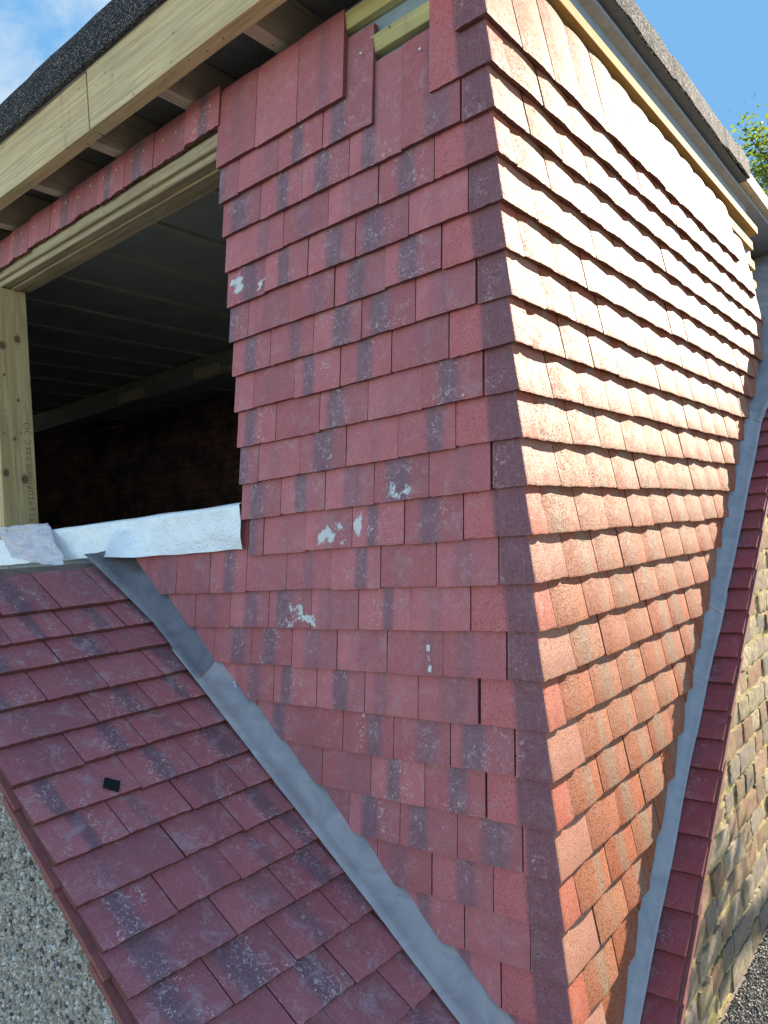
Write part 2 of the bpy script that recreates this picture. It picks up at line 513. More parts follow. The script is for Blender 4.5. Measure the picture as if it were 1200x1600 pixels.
def add_tile(mb, o, eu, ev, en, w, length=TL, cuts=(), tint=None, cam=0.0022, rough_edge=0.0011, u0=0.0, u1=1.0, tilt=TILT, thick=TT):
    """one plain tile: o = lower left corner of its face, eu across, ev up, en outwards"""
    tint = tint or rnd_tint()
    b = MB() if cuts else mb
    bm = b.bm
    nu = max(4, int(w / 0.009))
    vlist = [0.0, 0.004, 0.05, 0.11, length]
    jr = random.uniform(-0.6, 0.6)
    rot = random.uniform(-0.006, 0.006)
    lift = random.uniform(0, 0.0016)
    tl = tilt + random.uniform(-0.006, 0.006)
    ph = random.random() * 50
    us = [i / nu for i in range(nu + 1)]
    def pt(u, v, n):
        return o + eu * (u * w) + ev * (v + rot * (u - 0.5) * w) + en * n
    top = []
    for j, v in enumerate(vlist):
        row = []
        for i, u in enumerate(us):
            n = -tl * v - cam * (2 * u - 1) ** 2 + lift + 0.0006 * noise.noise(V((u * 3 + ph, v * 20, 0)))
            vv = v
            if j == 0:
                vv += rough_edge * noise.noise(V((u * 9 + ph, 1.3, 0))) + rough_edge * 0.9 * noise.noise(V((u * 31 + ph, 7, 0)))
                if u in (0.0, 1.0): vv += 0.0012 * random.random()
                n -= 0.0013
            uo = 0.0
            if i in (0, nu):
                uo = 0.0006 * noise.noise(V((v * 60 + ph, i, 3)))
            row.append(bm.verts.new(pt(u + uo / w, vv, n)))
        top.append(row)
    back = []
    for j in (0, len(vlist) - 1):
        v = vlist[j]
        row = []
        for i, u in enumerate(us):
            vv = v + (0.002 + rough_edge * 2.2 * noise.noise(V((u * 26 + ph, 4.2, 0))) if j == 0 else 0)
            n = -tl * v - thick - cam * 0.8 * (2 * u - 1) ** 2 + lift
            row.append(bm.verts.new(pt(u, vv, n)))
        back.append(row)
    U = lambda i: u0 + (u1 - u0) * us[i]
    for j in range(len(vlist) - 1):
        for i in range(nu):
            b.face([top[j][i], top[j][i + 1], top[j + 1][i + 1], top[j + 1][i]], tint,
                   [(U(i), vlist[j]), (U(i + 1), vlist[j]), (U(i + 1), vlist[j + 1]), (U(i), vlist[j + 1])], True)
    for i in range(nu):
        b.face([back[0][i], back[0][i + 1], top[0][i + 1], top[0][i]], tint, [(U(i), 0.9)] * 4)
        b.face([back[1][i], back[1][i + 1], back[0][i + 1], back[0][i]], tint, [(U(i), 0.9)] * 4)
        b.face([top[-1][i], top[-1][i + 1], back[1][i + 1], back[1][i]], tint, [(U(i), 0.9)] * 4)
    for i, uu in ((0, u0), (nu, u1)):
        col = [r[i] for r in top]
        b.face([back[0][i]] + col + [back[1][i]], tint, [(uu, 0.9)] * (len(col) + 2))
    if cuts:
        for co, no in cuts:
            geom = list(bm.verts) + list(bm.edges) + list(bm.faces)
            res = bmesh.ops.bisect_plane(bm, geom=geom, plane_co=co, plane_no=no, clear_inner=True)
            ed = [e for e in res['geom_cut'] if isinstance(e, bmesh.types.BMEdge)]
            if ed:
                r2 = bmesh.ops.holes_fill(bm, edges=ed, sides=0)
                for f in r2['faces']:
                    for l in f.loops:
                        l[b.tint] = tint
                        l[b.uv].uv = (0.1, 0.9)
        if bm.verts:
            me = bpy.data.meshes.new('tmp')
            bm.to_mesh(me)
            mb.bm.from_mesh(me)
            bpy.data.meshes.remove(me)
        bm.free()

def mark_sharp(mb, ang=math.radians(32)):
    bmesh.ops.recalc_face_normals(mb.bm, faces=mb.bm.faces)
    for e in mb.bm.edges:
        if len(e.link_faces) == 2:
            if e.calc_face_angle(0) > ang:
                e.smooth = False
        else:
            e.smooth = False

X, Y, Z = V((1, 0, 0)), V((0, 1, 0)), V((0, 0, 1))

# roof planes (side roof: z falls with x; main roof: z rises with y)
TH1 = math.radians(38.95); TH2 = math.radians(40.16)
def zside(x): return -0.355 - math.tan(TH1) * (x + 0.923)
def zmain(y): return 0.058 + math.tan(TH2) * (y - 1.556)

# ================================================================== ground
b = MB()
vsq = [b.bm.verts.new(p) for p in ((-150, -150, -5.2), (150, -150, -5.2), (150, 150, -5.2), (-150, 150, -5.2))]
b.face(vsq)
g_ = b.build('ground', M_ground)
g_['kind'] = 'structure'

# ================================================================== DORMER
dormer = thing('dormer', 'half built flat roofed dormer with red tile hung walls and an unglazed window opening', 'dormer')
dormer.location = (0, 0, 0)
ROWS = 28
def zrow(i): return 1.2 - 0.1 * (i - 1)
JAMB = -0.888

# ---- tile hanging of the front
mb = MB()
ends_front = {}
for i in range(1, ROWS + 1):
    z = zrow(i)
    if z < zside(0.0) - 0.35: break
    right = -0.0875 if i % 2 else -0.167
    pitch = 0.1612
    n = 0
    x1 = right
    while True:
        w = pitch - random.uniform(0.0012, 0.0028)
        x1 = right - n * pitch
        x0 = x1 - w
        if z > 0.05:
            lim = JAMB + random.uniform(-0.003, 0.003) + (0.018 if i == 12 else 0) - (0.006 if i < 3 else 0)
            if x1 < lim + 0.03: break
            uu0 = 0.0
            if x0 < lim + 0.035:
                if x0 > lim and x0 - lim < 0.035 or x0 < lim:
                    full = w
                    uu0 = (lim - x0) / full
                    x0 = lim
            last = x0 <= lim + 1e-6
        else:
            last = False
            uu0 = 0.0
            if zside(x1) > z + 0.32 or x1 < -1.75: break
        skip = (i == 1 and n in (0, 1)) or (i == 2 and n == 0)
        if not skip:
            cuts = []
            if z < 0.05:
                cut_h = 0.058 + random.uniform(-0.012, 0.022)
                no = V((math.sin(TH1), 0, math.cos(TH1)))
                co = V((0, 0, zside(0) + cut_h))
                # only tiles that reach the raking cut
                if zside(x0) + cut_h > z - 0.03:
                    cuts = [(co, no)]
            zz = z + random.uniform(-0.0022, 0.0022)
            L = 0.238 if i == 1 else TL
            if i == 13 and x1 < JAMB + 0.01: L = 0.215
            add_tile(mb, V((x0, random.uniform(-0.0008, 0.0008), zz)), X, Z, -Y, x1 - x0, L, cuts, u0=max(0, uu0))
        n += 1
        if last: break
mark_sharp(mb)
front_tiles = mb.build('front_tiling', M_front, dormer)
front_tiles['label'] = 'pinkish red tile hanging in shade beside the window opening, top rows unfinished'

# nails in the exposed top tiles
def nail(x, z, par, y=0.0):
    b = MB()
    r = bmesh.ops.create_uvsphere(b.bm, u_segments=10, v_segments=6, radius=0.0042)
    for v in r['verts']:
        v.co = V((x + v.co.x, y + v.co.y * 0.35, z + v.co.z))
    for f in b.bm.faces: f.smooth = True
    return b.build('nail', M_nail, par)
nail(-0.190, 1.222, front_tiles, 0.0225)
nail(-0.358, 1.292, front_tiles, 0.0195)

# dried lime smears on a few tiles
def smear(x, z, w, h, seed, thr=0.05, zbot=None, par=None, depth=0.0):
    b = MB()
    nx, nzz = 64, 36
    vg = {}
    for a in range(nx + 1):
        for c in range(nzz + 1):
            fx, fz = a / nx, c / nzz
            px, pz = x + (fx - 0.5) * w, z + (fz - 0.5) * h
            edge = 1 - max(abs(2 * fx - 1), abs(2 * fz - 1)) ** 2
            f = noise.noise(V((fx * w * 34 + seed, fz * h * 34, seed))) * 0.9 + noise.noise(V((px * 120, pz * 120, seed))) * 0.35
            vg[a, c] = (f + edge * 0.9 - 0.55, px, pz)
    vv = {}
    def vert(a, c):
        if (a, c) not in vv:
            f, px, pz = vg[a, c]
            d = (pz - zbot) * TILT + depth if zbot is not None else 0
            vv[a, c] = b.bm.verts.new((px, d - 0.0012 - 0.0010 * max(0, min(1, f * 2)), pz))
        return vv[a, c]
    for a in range(nx):
        for c in range(nzz):
            ks = ((a, c), (a + 1, c), (a + 1, c + 1), (a, c + 1))
            if max(vg[q][0] for q in ks) > -0.12:
                f = b.face([vert(*q) for q in ks], smooth=True)
                for q, l in zip(ks, f.loops):
                    l[b.tint] = (1, 1, 1, max(0.0, min(1.0, vg[q][0] * 0.75 + 0.09)))
    if not b.bm.faces:
        b.bm.free(); return
    return b.build('lime_smear', M_smear, par)
SM = [(-0.565, 0.137, 0.135, 0.075, 3.1, 0.1), (-0.470, 0.150, 0.035, 0.09, 9.7, 0.1), (-0.845, 0.853, 0.075, 0.06, 5.3, 0.8),
      (-0.742, 0.825, 0.040, 0.04, 7.9, 0.8), (-0.330, 0.228, 0.075, 0.055, 2.2, 0.2), (-0.682, -0.065, 0.125, 0.07, 12.4, -0.1),
      (-0.978, -0.262, 0.045, 0.06, 15.8, -0.3)]
for k, (sxx, szz, sw, sh, sd, zb) in enumerate(SM):
    smear(sxx, szz, sw, sh, sd, 0.08, zb, front_tiles)
for k in range(4):
    smear(-0.290 + 0.0025 * k, -0.118 - 0.022 * k, 0.013, 0.020, 20.3 + 1.7 * k, -0.6, -0.2, front_tiles)

# ---- angle tiles on the arris: one piece bent round the corner
def corner_tile(i):
    z = zrow(i) + random.uniform(-0.002, 0.002)
    lf, lc = (0.0855, 0.1655) if i % 2 else (0.1655, 0.0855)
    lf -= 0.002 + random.uniform(-0.001, 0.0025); lc -= 0.002 + random.uniform(-0.001, 0.0025)
    b = MB()
    bm = b.bm
    tint = (random.random() * 0.5, random.random(), 0.2 + random.random() * 0.8, random.uniform(0.0, 0.25) if i % 2 == 0 else random.uniform(0.7, 1.0))
    if i % 4 == 0 and i < 8: tint = (0.1, 0.5, 0.0, 0.3)
    ph = random.random() * 40
    nf, nc = int(lf / 0.012), int(lc / 0.012)
    tl = TILT + random.uniform(-0.005, 0.005)
    tw = random.uniform(-0.016, 0.016)
    ox, oy = random.uniform(-0.002, 0.0022), random.uniform(-0.0022, 0.002)
    prof = []                                    # (param along the piece, front/cheek, distance from arris)
    for k in range(nf, 0, -1): prof.append((-lf * k / nf))
    rad = 0.004
    prof += [-0.0015, 0.0, 0.0015]
    for k in range(1, nc + 1): prof.append(lc * k / nc)
    vl = [0.0, 0.004, 0.05, 0.11, TL]
    def pos(s, v, d):
        # d = depth under the face
        e = 0.0018 * (abs(s) / 0.165)             # legs bow in a little at their ends
        dd = d + tl * v + e
        if s < 0: return V((-lf + (lf - dd) * (1 + s / lf) - (0.0010 if s > -0.002 else 0), dd, v))
        if s > 0: return V((-dd, lc - (lc - dd) * (1 - s / lc) + (0.0010 if s < 0.002 else 0), v))
        return V((-dd - 0.0006, dd + 0.0006, v))
    def U(s): return 1.0 + s / 0.165
    tp, bk = [], []
    for j, v in enumerate(vl):
        row = []
        for s in prof:
            vv = v + tw * s
            d = 0.0
            if j == 0:
                vv += 0.0022 * noise.noise(V((s * 60 + ph, 0, 1))) + 0.0012 * noise.noise(V((s * 260 + ph, 0, 5)))
                d = 0.0014
            q = pos(s, vv, d + 0.0005 * noise.noise(V((s * 30 + ph, v * 30, 0))))
            q += V((ox, oy, z))
            row.append(bm.verts.new(q))
        tp.append(row)
    for v in (0.0, TL):
        row = []
        for s in prof:
            q = pos(s, v + tw * s + (0.002 + 0.0016 * noise.noise(V((s * 90 + ph, 0, 3))) if v == 0 else 0), TT)
            q += V((ox, oy, z))
            row.append(bm.verts.new(q))
        bk.append(row)
    n = len(prof)
    for j in range(len(vl) - 1):
        for k in range(n - 1):
            b.face([tp[j][k], tp[j][k + 1], tp[j + 1][k + 1], tp[j + 1][k]], tint,
                   [(U(prof[k]), vl[j]), (U(prof[k + 1]), vl[j]), (U(prof[k + 1]), vl[j + 1]), (U(prof[k]), vl[j + 1])], True)
    for k in range(n - 1):
        uvq = [(U(prof[k]) * 0.5, 0.9)] * 4
        b.face([bk[0][k], bk[0][k + 1], tp[0][k + 1], tp[0][k]], tint, uvq)
        b.face([bk[1][k], bk[1][k + 1], bk[0][k + 1], bk[0][k]], tint, uvq)
    for k in (0, n - 1):
        b.face([bk[0][k]] + [r[k] for r in tp] + [bk[1][k]], tint, [(0.3, 0.9)] * (len(vl) + 2))
    mark_sharp(b, math.radians(40))
    ob = b.build('corner_tile', M_corner, dormer)
    return ob
for i in range(1, 24):
    corner_tile(i)

# ---- tile hanging of the sunlit cheek
mb = MB()
ENDS = {1: 2.27, 2: 2.38, 3: 2.45, 4: 2.52}
for i in range(1, 24):
    z = zrow(i)
    y0 = 0.1675 if i % 2 else 0.0875
    pitch = 0.1645
    while True:
        w = pitch - random.uniform(0.0022, 0.0055)
        ym = y0 + w
        lim = ENDS.get(i)
        if lim and ym > lim + 0.02: break
        cut_h = 0.062 + random.uniform(-0.012, 0.016)
        if zmain(y0) > z + 0.30: break
        cuts = []
        if not lim and zmain(ym) + cut_h > z - 0.03:
            cuts = [(V((0, 0, zmain(0) + cut_h)), V((0, -math.sin(TH2), math.cos(TH2))))]
        add_tile(mb, V((random.uniform(-0.0008, 0.0008), y0, z + random.uniform(-0.0025, 0.0025))), Y, Z, X, w, 0.252 if i == 1 else TL, cuts, cam=0.0042, rough_edge=0.0014)
        y0 += pitch
mark_sharp(mb)
cheek_tiles = mb.build('cheek_tiling', M_cheek, dormer)
cheek_tiles['label'] = 'sunlit orange to cream tile hanging on the side wall'

# ---- strip of cut tiles over the window
mb = MB()
x1 = -0.885
k = 0
while x1 > -2.75:
    w = 0.163
    add_tile(mb, V((x1 - w, 0.014 + random.uniform(-0.001, 0.001), 1.323 + 0.008 * (x1 + 1.5) + random.uniform(-0.004, 0.004))), X, Z, -Y, w - 0.002, 0.125, rough_edge=0.005)
    x1 -= w
    k += 1
mark_sharp(mb)
strip = mb.build('lintel_tiling', M_front, dormer)
strip['label'] = 'single row of nailed cut tiles over the window head'
for kk in range(10):
    for dx in (0.045, 0.115):
        nail(-0.885 - 0.163 * (kk + 1) + dx + random.uniform(-0.008, 0.008), 1.405 + random.uniform(-0.008, 0.006), strip, 0.0235)

# ---- sheathed walls behind the tiles (membrane faced)
def wallbox(name, lo, hi, mat=M_sheath):
    b = MB(); b.box(lo, hi)
    return b.build(name, mat, dormer)
wallbox('front_wall', (JAMB + 0.022, 0.062, -1.7), (-0.17, 0.16, 1.455))
wallbox('cheek_wall', (-0.165, 0.062, -1.7), (-0.062, 2.64, 1.613))
wallbox('sill_wall', (-2.42, 0.064, -0.6), (JAMB + 0.02, 0.158, 0.236))
wallbox('front_wall', (-6.2, 0.063, -0.6), (-2.425, 0.159, 1.455))

# ---- battens
for z in (1.287, 1.385):
    plank('batten', (JAMB + 0.03, 0.0375, z), (-0.064, 0.0615, z + 0.045), M_batX, dormer)
for z in (1.085, 1.187, 1.287, 1.387):
    plank('batten', (-0.0615, 0.066, z), (-0.0420, 2.62, z + 0.045), M_batY, dormer)
plank('batten', (-0.0615, 0.050, 1.472), (-0.0220, 2.66, 1.509), M_batY, dormer)

# ---- window head, post, fascia, joists
lintel = thing('lintel', '', '')
del lintel['label']; del lintel['category']; del lintel['kind']
lintel.parent = dormer
plank('lintel_board', (-2.70, 0.048, 1.268), (JAMB + 0.018, 0.084, 1.452), M_lint, lintel, 0.003)
plank('lintel_board', (-2.70, 0.0865, 1.262), (JAMB + 0.018, 0.124, 1.450), M_lint, lintel, 0.003)
plank('lintel_board', (-2.70, 0.1265, 1.266), (JAMB + 0.018, 0.166, 1.451), M_lint, lintel, 0.003)
plank('lintel_board', (-2.70, 0.0335, 1.290), (JAMB + 0.018, 0.0465, 1.328), M_lint, lintel, 0.002)
post = plank('window_post', (-2.372, 0.0, 0.232), (-2.312, 0.142, 1.261), M_timZ, dormer, 0.003)
plank('window_post', (-2.430, 0.006, 0.234), (-2.375, 0.146, 1.2605), M_timZ, dormer, 0.003)
# faint grading stamp on the post
b = MB()
zz = 0.706
for ch in range(18):
    yy = 0.114
    hgt = 0.026 if ch < 3 else 0.017
    wd = 0.024 if ch < 3 else 0.018
    segs = random.sample([((0, 0), (0, 1)), ((0, 0), (1, 0)), ((1, 0), (1, 1)), ((0, 1), (1, 1)), ((0, .5), (1, .5))], 3)
    if ch == 0:
        segs = [((0, 0), (0, 1)), ((0, 0), (1, 0)), ((1, 0), (1, 1)), ((0, 1), (1, 1)), ((.42, .5), (.6, .5))]
    if ch == 1:
        segs = [((0, .35), (.2, 0)), ((.2, 0), (.8, 0)), ((.8, 0), (1, .35)), ((0, .35), (0, .8)), ((1, .35), (1, .8))]
    if ch == 2:
        segs = [((0, .2), (0, .65)), ((0, .65), (.25, 1)), ((.25, 1), (.75, 1)), ((.75, 1), (1, .65)), ((1, .65), (1, .2))]
    for (a0, c0), (a1, c1) in segs:
        p0 = V((-2.3114, yy + (a0 - .5) * wd, zz - c0 * hgt * .8)); p1 = V((-2.3114, yy + (a1 - .5) * wd, zz - c1 * hgt * .8))
        d = (p1 - p0).normalized(); nn = d.cross(X) * 0.0011
        q = [b.bm.verts.new(p0 - nn), b.bm.verts.new(p0 + nn), b.bm.verts.new(p1 + nn), b.bm.verts.new(p1 - nn)]
        b.face(q)
    zz -= hgt + 0.006
stamp = b.build('grading_stamp', M_ink, post)

def bent_board(name, x0, x1, y0, y1, z0, z1, mat, wob):
    b = MB()
    n = 24
    rows = []
    for k in range(n + 1):
        x = x0 + (x1 - x0) * k / n
        d = wob * noise.noise(V((x * 2.2, 5.1, 0)))
        rows.append([b.bm.verts.new((x, y, z + d)) for y, z in ((y0, z0), (y1, z0), (y1, z1), (y0, z1))])
    for k in range(n):
        for q in range(4):
            b.face([rows[k][q], rows[k + 1][q], rows[k + 1][(q + 1) % 4], rows[k][(q + 1) % 4]])
    b.face(rows[0]); b.face(rows[-1][::-1])
    return b.build(name, mat, dormer, 0.0)
bent_board('fascia_board', -1.300, 0.02, -0.135, -0.089, 1.432, 1.618, M_timX, 0.004)
bent_board('fascia_board', -3.60, -1.314, -0.131, -0.086, 1.436, 1.619, M_timX, 0.006)
for k in range(15):
    x = -0.655 + 0.383 - 0.383 * k
    plank('joist', (x - 0.024, -0.086, 1.462), (x + 0.023, 3.45, 1.614), M_timY, dormer, 0.002)
b = MB(); b.box((-6.3, -0.134, 1.6195), (-0.03, 3.55, 1.636)); b.build('roof_deck', M_deck, dormer)
M_old = mat_timber('old_beam', 0, (0.40, 0.38, 0.33), (0.30, 0.28, 0.24))
plank('inner_beam', (-6.2, 1.86, 1.305), (-0.17, 1.99, 1.4605), M_old, dormer, 0.003)
M_ceil = mat_plain('ceiling_board', (0.46, 0.46, 0.38), (0.38, 0.385, 0.32), 6, 0.9)
for k in range(14):
    x = -0.655 + 0.383 - 0.383 * k
    b = MB(); b.box((x - 0.383 + 0.0245, 0.172, 1.4755), (x - 0.0255, 3.44, 1.488)); b.build('ceiling_board', M_ceil, dormer)
# small noggins catching the light
for (xx, dx) in ((-3.42, 0.26), (-4.35, 0.30), (-3.05, 0.9)):
    plank('noggin', (xx, 1.830, 1.312), (xx + dx, 1.858, 1.385 if dx < .5 else 1.34), M_pale, dormer, 0.002)

# inside of the loft
b = MB(); b.box((-6.3, 0.162, -0.62), (-0.17, 3.5, -0.56)); b.build('loft_floor', M_inner, dormer)
b = MB(); b.box((-6.3, 3.46, -0.56), (-0.17, 3.56, 1.613)); b.build('back_wall', M_inbrick, dormer)
b = MB(); b.box((-6.32, 0.165, -0.56), (-6.22, 3.455, 1.612)); b.build('party_wall', M_inbrick, dormer)
b = MB(); b.box((-6.21, 2.75, -0.555), (-4.02, 3.45, 1.455)); b.build('chimney_breast', M_inbrick, dormer)

# ---- flat roof kerb and mineral felt
def sweep(name, prof, axis, a0, a1, mat, n=60, jit=0.002, parent=dormer, seams=()):
    b = MB()
    rows = []
    for k in range(n + 1):
        a = a0 + (a1 - a0) * k / n
        row = []
        for j, (p, z) in enumerate(prof):
            d = jit * noise.noise(V((a * 7, j * 0.9, 3.3))) + jit * 0.5 * noise.noise(V((a * 25, j * 0.9, 8.3)))
            for sm in seams:
                if a > sm: d += 0.003
            q = (a, p - d if axis == 0 else p, z + d) if axis == 0 else (p + d, a, z + d)
            row.append(b.bm.verts.new(q))
        rows.append(row)
    m_ = len(prof)
    for k in range(n):
        for j in range(m_ - 1):
            b.face([rows[k][j], rows[k + 1][j], rows[k + 1][j + 1], rows[k][j + 1]], smooth=True)
    b.face(rows[0]); b.face(rows[-1][::-1])
    mark_sharp(b, math.radians(40))
    return b.build(name, mat, parent)
felt = sweep('roof_felt', [(0.10, 1.640), (0.10, 1.705), (-0.06, 1.735), (-0.112, 1.752), (-0.140, 1.748), (-0.154, 1.732), (-0.158, 1.705), (-0.156, 1.660), (-0.152, 1.622), (-0.138, 1.6205)], 0, -6.3, 0.0, M_felt_shaded, 120)
felt['label'] = 'mineral felt drip edge over the front fascia, its shade put into the colour'
felt2 = sweep('roof_felt', [(-0.24, 1.640), (-0.24, 1.705), (-0.07, 1.735), (-0.030, 1.748), (-0.010, 1.745), (0.001, 1.738), (0.004, 1.722), (0.003, 1.648), (-0.006, 1.6475)], 1, -0.155, 2.42, M_felt, 140, 0.0025, seams=(0.62, 1.35, 2.0, 2.2))
felt2['label'] = 'sunlit mineral felt edge along the side of the flat roof'
b = MB(); b.box((-6.3, 0.095, 1.6365), (-0.235, 3.55, 1.704)); b.build('flat_roof_felt', M_felt, dormer)
b = MB(); b.box((-0.066, 0.05, 1.651), (0.001, 2.415, 1.6545)); b.build('kerb_soffit', M_soff, dormer)
plank('kerb_rail', (-0.050, 2.40, 1.652), (0.000, 3.4, 1.690), M_pale, dormer, 0.002)
plank('kerb_rail', (-0.060, 2.425, 1.700), (-0.008, 3.4, 1.735), M_pale, dormer, 0.002)
b = MB(); b.box((-0.064, 0.04, 1.610), (-0.0615, 2.66, 1.651)); b.build('wall_membrane', M_sheath, dormer)

# ================================================================== SIDE ROOF (left of the picture)
side = thing('side_roof', 'small roof slope of worn maroon tiles below the window, with an open verge', 'roof')
es = V((math.cos(TH1), 0, -math.sin(TH1)))
en1 = V((math.sin(TH1), 0, math.cos(TH1)))
O1 = V((-0.923, -0.636, -0.355))
SK = [-5.55, -4.38, -3.42, -2.27, -1.22, -0.17, 0.95, 1.95, 2.95, 3.97, 4.98, 6.04, 7.06, 8.08, 9.1, 10.12, 11.14, 12.16]
mb = MB()
for r, sk in enumerate(SK):
    y = O1.y + random.uniform(-0.004, 0.004)
    first = (0.166 if r % 2 else 0.252)
    if r == 0: first = 0.18
    n = 0
    while y < 0.0:
        w = first if n == 0 else 0.1655
        base = O1 + es * (sk * 0.1 + random.uniform(-0.0025, 0.0025))
        base = V((base.x, y + 0.0012, base.z)) + en1 * random.uniform(-0.001, 0.001)
        wt = w - random.uniform(0.0018, 0.004)
        cuts = []
        if y + wt > 0.03:
            cuts = [(V((0, 0.03, 0)), V((0, -1, 0)))]
        L = 0.225 if r == 0 else TL
        add_tile(mb, base, Y, -es, en1, wt, L, cuts, cam=0.0014, rough_edge=0.0022, u1=w / 0.165 if w > 0.2 else 1.0)
        y += w
        n += 1
mark_sharp(mb)
ro1 = mb.build('roof_tiling', M_roof, side)
# undercloak pieces under the verge
mb = MB()
for r in range(-4, 8):
    base = O1 + es * (r * 0.203 + 0.035 + random.uniform(-0.008, 0.008)) - en1 * 0.0135
    base.y = -0.636 - random.uniform(0.012, 0.020)
    add_tile(mb, base, Y, -es, en1, 0.10, 0.25, cam=0.0005, rough_edge=0.002, tilt=0.05)
mark_sharp(mb)
mb.build('undercloak', M_under, side)
# deck, underlay and back slope
b = MB()
def prism(b, prof, y0, y1, tint=(1, 1, 1, 1)):
    A = [b.bm.verts.new((x, y0, z)) for x, z in prof]
    B = [b.bm.verts.new((x, y1, z)) for x, z in prof]
    n = len(prof)
    b.face(A, tint); b.face(B[::-1], tint)
    for k in range(n):
        b.face([A[k], B[k], B[(k + 1) % n], A[(k + 1) % n]], tint)
dz = 0.062
prism(b, [(-1.545, zside(-1.545) - 0.052), (0.02, zside(0.02) - dz), (0.02, zside(0.02) - dz - 0.05), (-1.545, zside(-1.545) - 0.16), (-3.0, -1.05 - 0.1), (-3.0, -1.05)], -0.60, 0.055)
b.build('roof_deck', M_deck, side)
b = MB()
prism(b, [(-1.60, zside(-1.545) - 0.055), (-1.545, zside(-1.545) - 0.034), (-1.49, zside(-1.49) - 0.045), (-1.535, zside(-1.535) - 0.07), (-1.62, zside(-1.545) - 0.09)], -0.62, 0.03)
b.build('ridge_underlay', M_bark2, side)

# ================================================================== GABLE WALL with pebble dash (left bottom)
gable = thing('gable_wall', 'grey pebble dashed gable wall below the verge of the small roof', 'wall')
b = MB()
GY = -0.606
prism(b, [(-1.53, zside(-1.53) - 0.05), (0.05, zside(0.05) - 0.055), (0.05, -5.2), (-3.0, -5.2), (-3.0, -1.05)], GY, -0.45)
b.build('render', M_render, gable)
ICO = None
def pebbles(name, parent, pts, en, mat, palette, smin, smax):
    bm0 = bmesh.new(); bmesh.ops.create_icosphere(bm0, subdivisions=1, radius=1.0)
    bv = [v.co.copy() for v in bm0.verts]; bf = [[v.index for v in f.verts] for f in bm0.faces]
    bm0.free()
    verts, faces, cols = [], [], []
    for p in pts:
        s = random.uniform(smin, smax)
        sc3 = V((s * random.uniform(.6, 1.35), s * random.uniform(.6, 1.35), s * random.uniform(.5, 1.0)))
        rot = Matrix.Rotation(random.random() * 6.28, 3, V((random.random() - .5, random.random() - .5, random.random() - .5)).normalized())
        c = random.choice(palette)
        k = random.uniform(0.75, 1.2)
        c = (c[0] * k, c[1] * k, c[2] * k, 1)
        o = len(verts)
        for q in bv:
            t = V((q.x * sc3.x, q.y * sc3.y, q.z * sc3.z)) * random.uniform(0.85, 1.15)
            verts.append(p + rot @ t)
        for f in bf:
            faces.append([o + x for x in f])
        cols += [c] * (len(bf) * 3)
    me = bpy.data.meshes.new(name)
    me.from_pydata(verts, [], faces)
    at = me.color_attributes.new('tint', 'FLOAT_COLOR', 'CORNER')
    at.data.foreach_set('color', [x for c in cols for x in c])
    me.materials.append(mat)
    ob = bpy.data.objects.new(name, me); COL.objects.link(ob)
    ob.parent = parent
    ob['kind'] = 'stuff'
    return ob
PAL = [(0.50, 0.48, 0.42), (0.62, 0.60, 0.54), (0.70, 0.69, 0.64), (0.36, 0.34, 0.29), (0.44, 0.36, 0.26), (0.25, 0.24, 0.22), (0.48, 0.47, 0.41), (0.40, 0.42, 0.40), (0.10, 0.095, 0.09), (0.55, 0.52, 0.44)]
pts = []
while len(pts) < 15000:
    x = random.uniform(-1.25, -0.15); z = random.uniform(-1.55, 0.0)
    if z > zside(x) - 0.045: continue
    if z < zside(x) - 0.80: continue
    pts.append(V((x, GY + random.uniform(-0.0025, 0.001), z)))
pebbles('pebble_dash', gable, pts, -Y, M_peb, PAL, 0.0026, 0.0068)

# ================================================================== MAIN ROOF (right of the picture)
main = thing('main_roof', 'narrow strip of dark red roof tiles between lead flashing and brick flank wall', 'roof')
es2 = V((0, -math.cos(TH2), -math.sin(TH2)))
en2 = V((0, -math.sin(TH2), math.cos(TH2)))
XV = 0.093
O2 = V((XV, 1.556, 0.058))
mb = MB()
for r in range(-16, 26):
    base = O2 + es2 * (r * 0.1 + random.uniform(-0.003, 0.003))
    w = 0.166 if r % 2 else 0.25
    base = V((XV - w + random.uniform(-0.004, 0.002), base.y, base.z))
    add_tile(mb, base, X, -es2, en2, w, TL, cam=0.0012, rough_edge=0.0016)
mark_sharp(mb)
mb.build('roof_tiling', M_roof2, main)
mb = MB()
for r in range(-8, 14):
    base = O2 + es2 * (r * 0.2 + random.uniform(-0.01, 0.01)) - en2 * 0.0135
    base = V((XV - 0.10 + random.uniform(0.000, 0.005), base.y, base.z))
    add_tile(mb, base, X, -es2, en2, 0.104, 0.24, cam=0.0005, rough_edge=0.002, tilt=0.06)
mark_sharp(mb)
mb.build('undercloak', M_under, main)
b = MB()
def prism_x(b, prof, x0, x1, tint=(1, 1, 1, 1)):
    A = [b.bm.verts.new((x0, y, z)) for y, z in prof]
    B = [b.bm.verts.new((x1, y, z)) for y, z in prof]
    n = len(prof)
    b.face(A, tint); b.face(B[::-1], tint)
    for k in range(n):
        b.face([A[k], B[k], B[(k + 1) % n], A[(k + 1) % n]], tint)
prism_x(b, [(-0.35, zmain(-0.35) - 0.06), (3.9, zmain(3.9) - 0.06), (3.9, zmain(3.9) - 0.14), (-0.35, zmain(-0.35) - 0.14)], -0.20, 0.030)
b.build('roof_deck', M_deck, main)
b = MB()
n = 90
rows = []
for k in range(n + 1):
    y = -0.3 + 4.1 * k / n
    zz = zmain(y) - 0.026
    j = 0.004 * noise.noise(V((y * 22, 2, 0)))
    rows.append([b.bm.verts.new(q) for q in ((0.04, y, zz), (0.0925 + j, y, zz - 0.006), (0.0890 + j * 1.5, y, zz - 0.036 + j), (0.04, y, zz - 0.045))])
